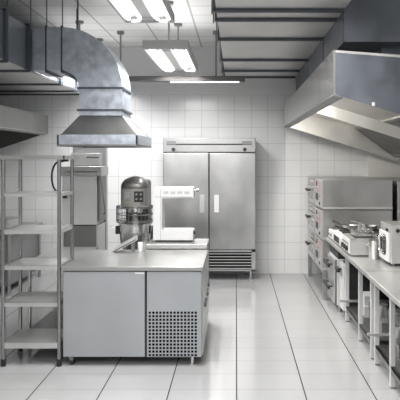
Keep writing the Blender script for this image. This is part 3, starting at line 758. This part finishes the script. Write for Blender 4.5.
b = BM(); box(b, x_0-.015,x_0-.012,fa+.05,fb-.06,.89,.905); obj('label_strip', b, greyp, fp)
for xx in (x_0+.04,x_1-.04):
    for yy in (fa+.04,fb-.04): b = BM(); cyl(b, (xx,yy,.78),(xx,yy,.79), .015, 8); obj('foot', b, black, t)
t = thing('fryer_basket', 'wire fryer basket with an upright bent handle, in the deep fryer', 'basket', (1.3, Y(98.5), .95))
b = BM(); xa, xb_, y_a, y_b = 1.20,1.38,fa+.10,fb-.10
for z in (.97,.99,1.01):
    path(b, [(xa,y_a,z),(xb_,y_a,z),(xb_,y_b,z),(xa,y_b,z),(xa,y_a,z)], .003, 6)
for i in range(9):
    x = xa+(xb_-xa)*i/8; path(b, [(x,y_a,1.01),(x,y_a,.97),(x,y_b,.97),(x,y_b,1.01)], .002, 5)
for i in range(9):
    y = y_a+(y_b-y_a)*i/8; path(b, [(xa,y,1.01),(xa,y,.97),(xb_,y,.97),(xb_,y,1.01)], .002, 5)
obj('mesh_basket', b, chrome, t)
hy = fa+.12
b = BM(); path(b, [(1.16,hy,1.12),(1.245,hy,1.105),(1.25,hy,1.01)], .007, 8); path(b, [(1.245,hy+.05,1.105),(1.29,hy,1.08),(1.30,hy,1.0),(1.37,hy,.995),(1.47,hy,.985)], .007, 8); obj('handle', b, chrome, t)
b = BM(); box(b, 1.225,1.285,hy-.003,hy+.003,1.02,1.09); obj('hook_plate', b, chrome, t)
b = BM(); cyl(b, (1.325,hy-.01,1.0),(1.365,hy-.01,.995), .014, 10); obj('grip', b, black, t)
# saucepan
def pot(name, x, y, z, r, h, m, label, cat, lid=False, handles=True, group=None):
    t = thing(name, label, cat, (x,y,z), group)
    b = BM(); lathe(b, [(.001,0),(r*.95,0),(r,.008),(r,h),(r*1.04,h+.004),(r*.96,h+.002),(r*.95,.012),(.001,.012)], (x,y,z), 32, cap=False); obj('pot_body', b, m, t, smooth=True)
    if handles:
        for s in (-1,1):
            b = BM(); path(b, [(x+s*r,y-.02,z+h*.75),(x+s*(r+.03),y-.02,z+h*.78),(x+s*(r+.03),y+.02,z+h*.78),(x+s*r,y+.02,z+h*.75)], .005, 6); obj('handle', b, chrome, t)
    if lid:
        b = BM(); lathe(b, [(r*1.05,h+.006),(r*1.0,h+.014),(r*.3,h+.03),(.001,h+.031)], (x,y,z), 32); l_ = obj('lid', b, m, t, smooth=True)
        b = BM(); lathe(b, [(.006,h+.03),(.006,h+.045),(.018,h+.05),(.016,h+.06),(.001,h+.062)], (x,y,z), 12); obj('lid_knob', b, black, l_)
    return t
pot('stock_pot', 1.335, Y(103.7), .78, .058, .175, steel, 'shiny steel pot between the deep fryer and the white countertop oven', 'pot')
pot('stock_pot', 1.70, Y(99), .78, .11, .16, steel, 'wide steel pot behind the deep fryer', 'pot')
# countertop oven (C)
t = thing('countertop_oven', 'white countertop oven with an oval glass door at the right edge of the picture', 'oven', (1.6, Y(109), .78))
ca, cb = Y(111.6), Y(104.8)
b = BM(); box(b, 1.385,1.86,ca,cb,.80,1.135,.010); obj('body', b, steel_w, t)
b = BM(); box(b, 1.38,1.865,ca-.004,cb+.004,1.125,1.15,.006); obj('top_cap', b, steel_w, t)
b = BM(); box(b, 1.362,1.385,ca+.01,cb-.01,.815,1.075,.006); d = obj('door', b, white, t)
yo, zo = (ca+cb)/2, .955
t2 = bmesh.new(); vs = []
for i in range(28):
    a = 2*PI*i/28; e = .5
    vs.append((yo+.115*math.copysign(abs(math.cos(a))**e, math.cos(a)), zo+.095*math.copysign(abs(math.sin(a))**e, math.sin(a))))
t2.free()
b = BM(); prism(b, vs, 'X', 1.358, 1.363); obj('window', b, glass, d)
b = BM(); path(b, [(1.345,yo+(p[0]-yo)*1.0,zo+(p[1]-zo)*.75) for p in vs[-9:]+vs[:9]], .006, 6); obj('handle', b, chrome, d)
b = BM(); box(b, 1.376,1.386,ca+.02,cb-.02,1.08,1.122,.002); cp = obj('control_strip', b, steel_w, t)
b = BM(); cyl(b, (1.376,ca+.06,1.10),(1.358,ca+.06,1.10), .014, 12); obj('dial', b, black, cp)
b = BM(); cyl(b, (1.445,ca-.001,1.10),(1.445,ca-.025,1.10), .030, 20); kk = obj('knob', b, chrome, t)
b = BM(); cyl(b, (1.445,ca-.025,1.10),(1.445,ca-.03,1.10), .017, 16); obj('knob_center', b, black, kk)
b = BM(); path(b, [(1.47,ca-.02,1.10),(1.50,ca-.035,1.12),(1.52,ca-.03,1.15)], .006, 6); obj('lever', b, chrome, t)
for xx in (1.42,1.82):
    for yy in (ca+.04,cb-.04): b = BM(); cyl(b, (xx,yy,.78),(xx,yy,.80), .014, 10); obj('foot', b, steel_d, t)

# ------------------------------------------------------------ things under the worktables
ZS = .17
def tub(x, y, z, sx, sy, h, m, label, lid=True):
    t = thing('food_container', label, 'container', (x,y,z), 'containers under the worktables')
    b = BM(); hexa(b, [(x-sx*.45,y-sy*.45,z),(x+sx*.45,y-sy*.45,z),(x+sx*.45,y+sy*.45,z),(x-sx*.45,y+sy*.45,z)], [(x-sx/2,y-sy/2,z+h),(x+sx/2,y-sy/2,z+h),(x+sx/2,y+sy/2,z+h),(x-sx/2,y+sy/2,z+h)]); obj('tub', b, m, t)
    if lid: b = BM(); box(b, x-sx*.53,x+sx*.53,y-sy*.53,y+sy*.53,z+h,z+h+.014,.003); obj('lid', b, m, t)
tub(1.33, Y(99.5), ZS, .12, .22, .10, white, 'white lidded container under the far worktable, lower of the stacked pair')
tub(1.33, Y(99.5), ZS+.114, .12, .20, .09, white, 'white lidded container under the far worktable, upper of the stacked pair')
tub(1.36, Y(110.4), ZS, .13, .20, .11, steel_w, 'open steel container on the shelf under the near end of the far worktable', False)
pot('stock_pot', 1.37, Y(106.2), ZS, .055, .20, steel_w, 'slim tall steel pot on the far worktable shelf, behind the open steel container', 'pot')
tub(1.50, Y(106.5), ZS, .11, .18, .13, white, 'white lidded container behind the slim tall pot on the far worktable shelf')
tub(1.36, Y(102.9), ZS, .11, .16, .16, steel_d, 'dull grey container between the white stacked pair and the slim tall pot', False)
tub(1.33, Y(126), ZS, .13, .22, .12, steel, 'pale steel container on the shelf of the near worktable, left one', False)
pot('stock_pot', 1.47, Y(121.5), ZS, .085, .24, steel, 'tall steel pot on the shelf of the near worktable', 'pot', lid=True)
pot('stock_pot', 1.56, Y(127.5), ZS, .10, .16, steel_d, 'dark wide pot at the back of the near worktable shelf', 'pot')
pot('milk_jug', 1.33, Y(121.3), ZS, .04, .17, white, 'white narrow jug on the shelf just behind the near worktable legs', 'jug', handles=False)
pot('stock_pot', 1.40, Y(142), ZS, .09, .14, steel, 'round steel pot under the near worktable at the right edge of the picture', 'pot')
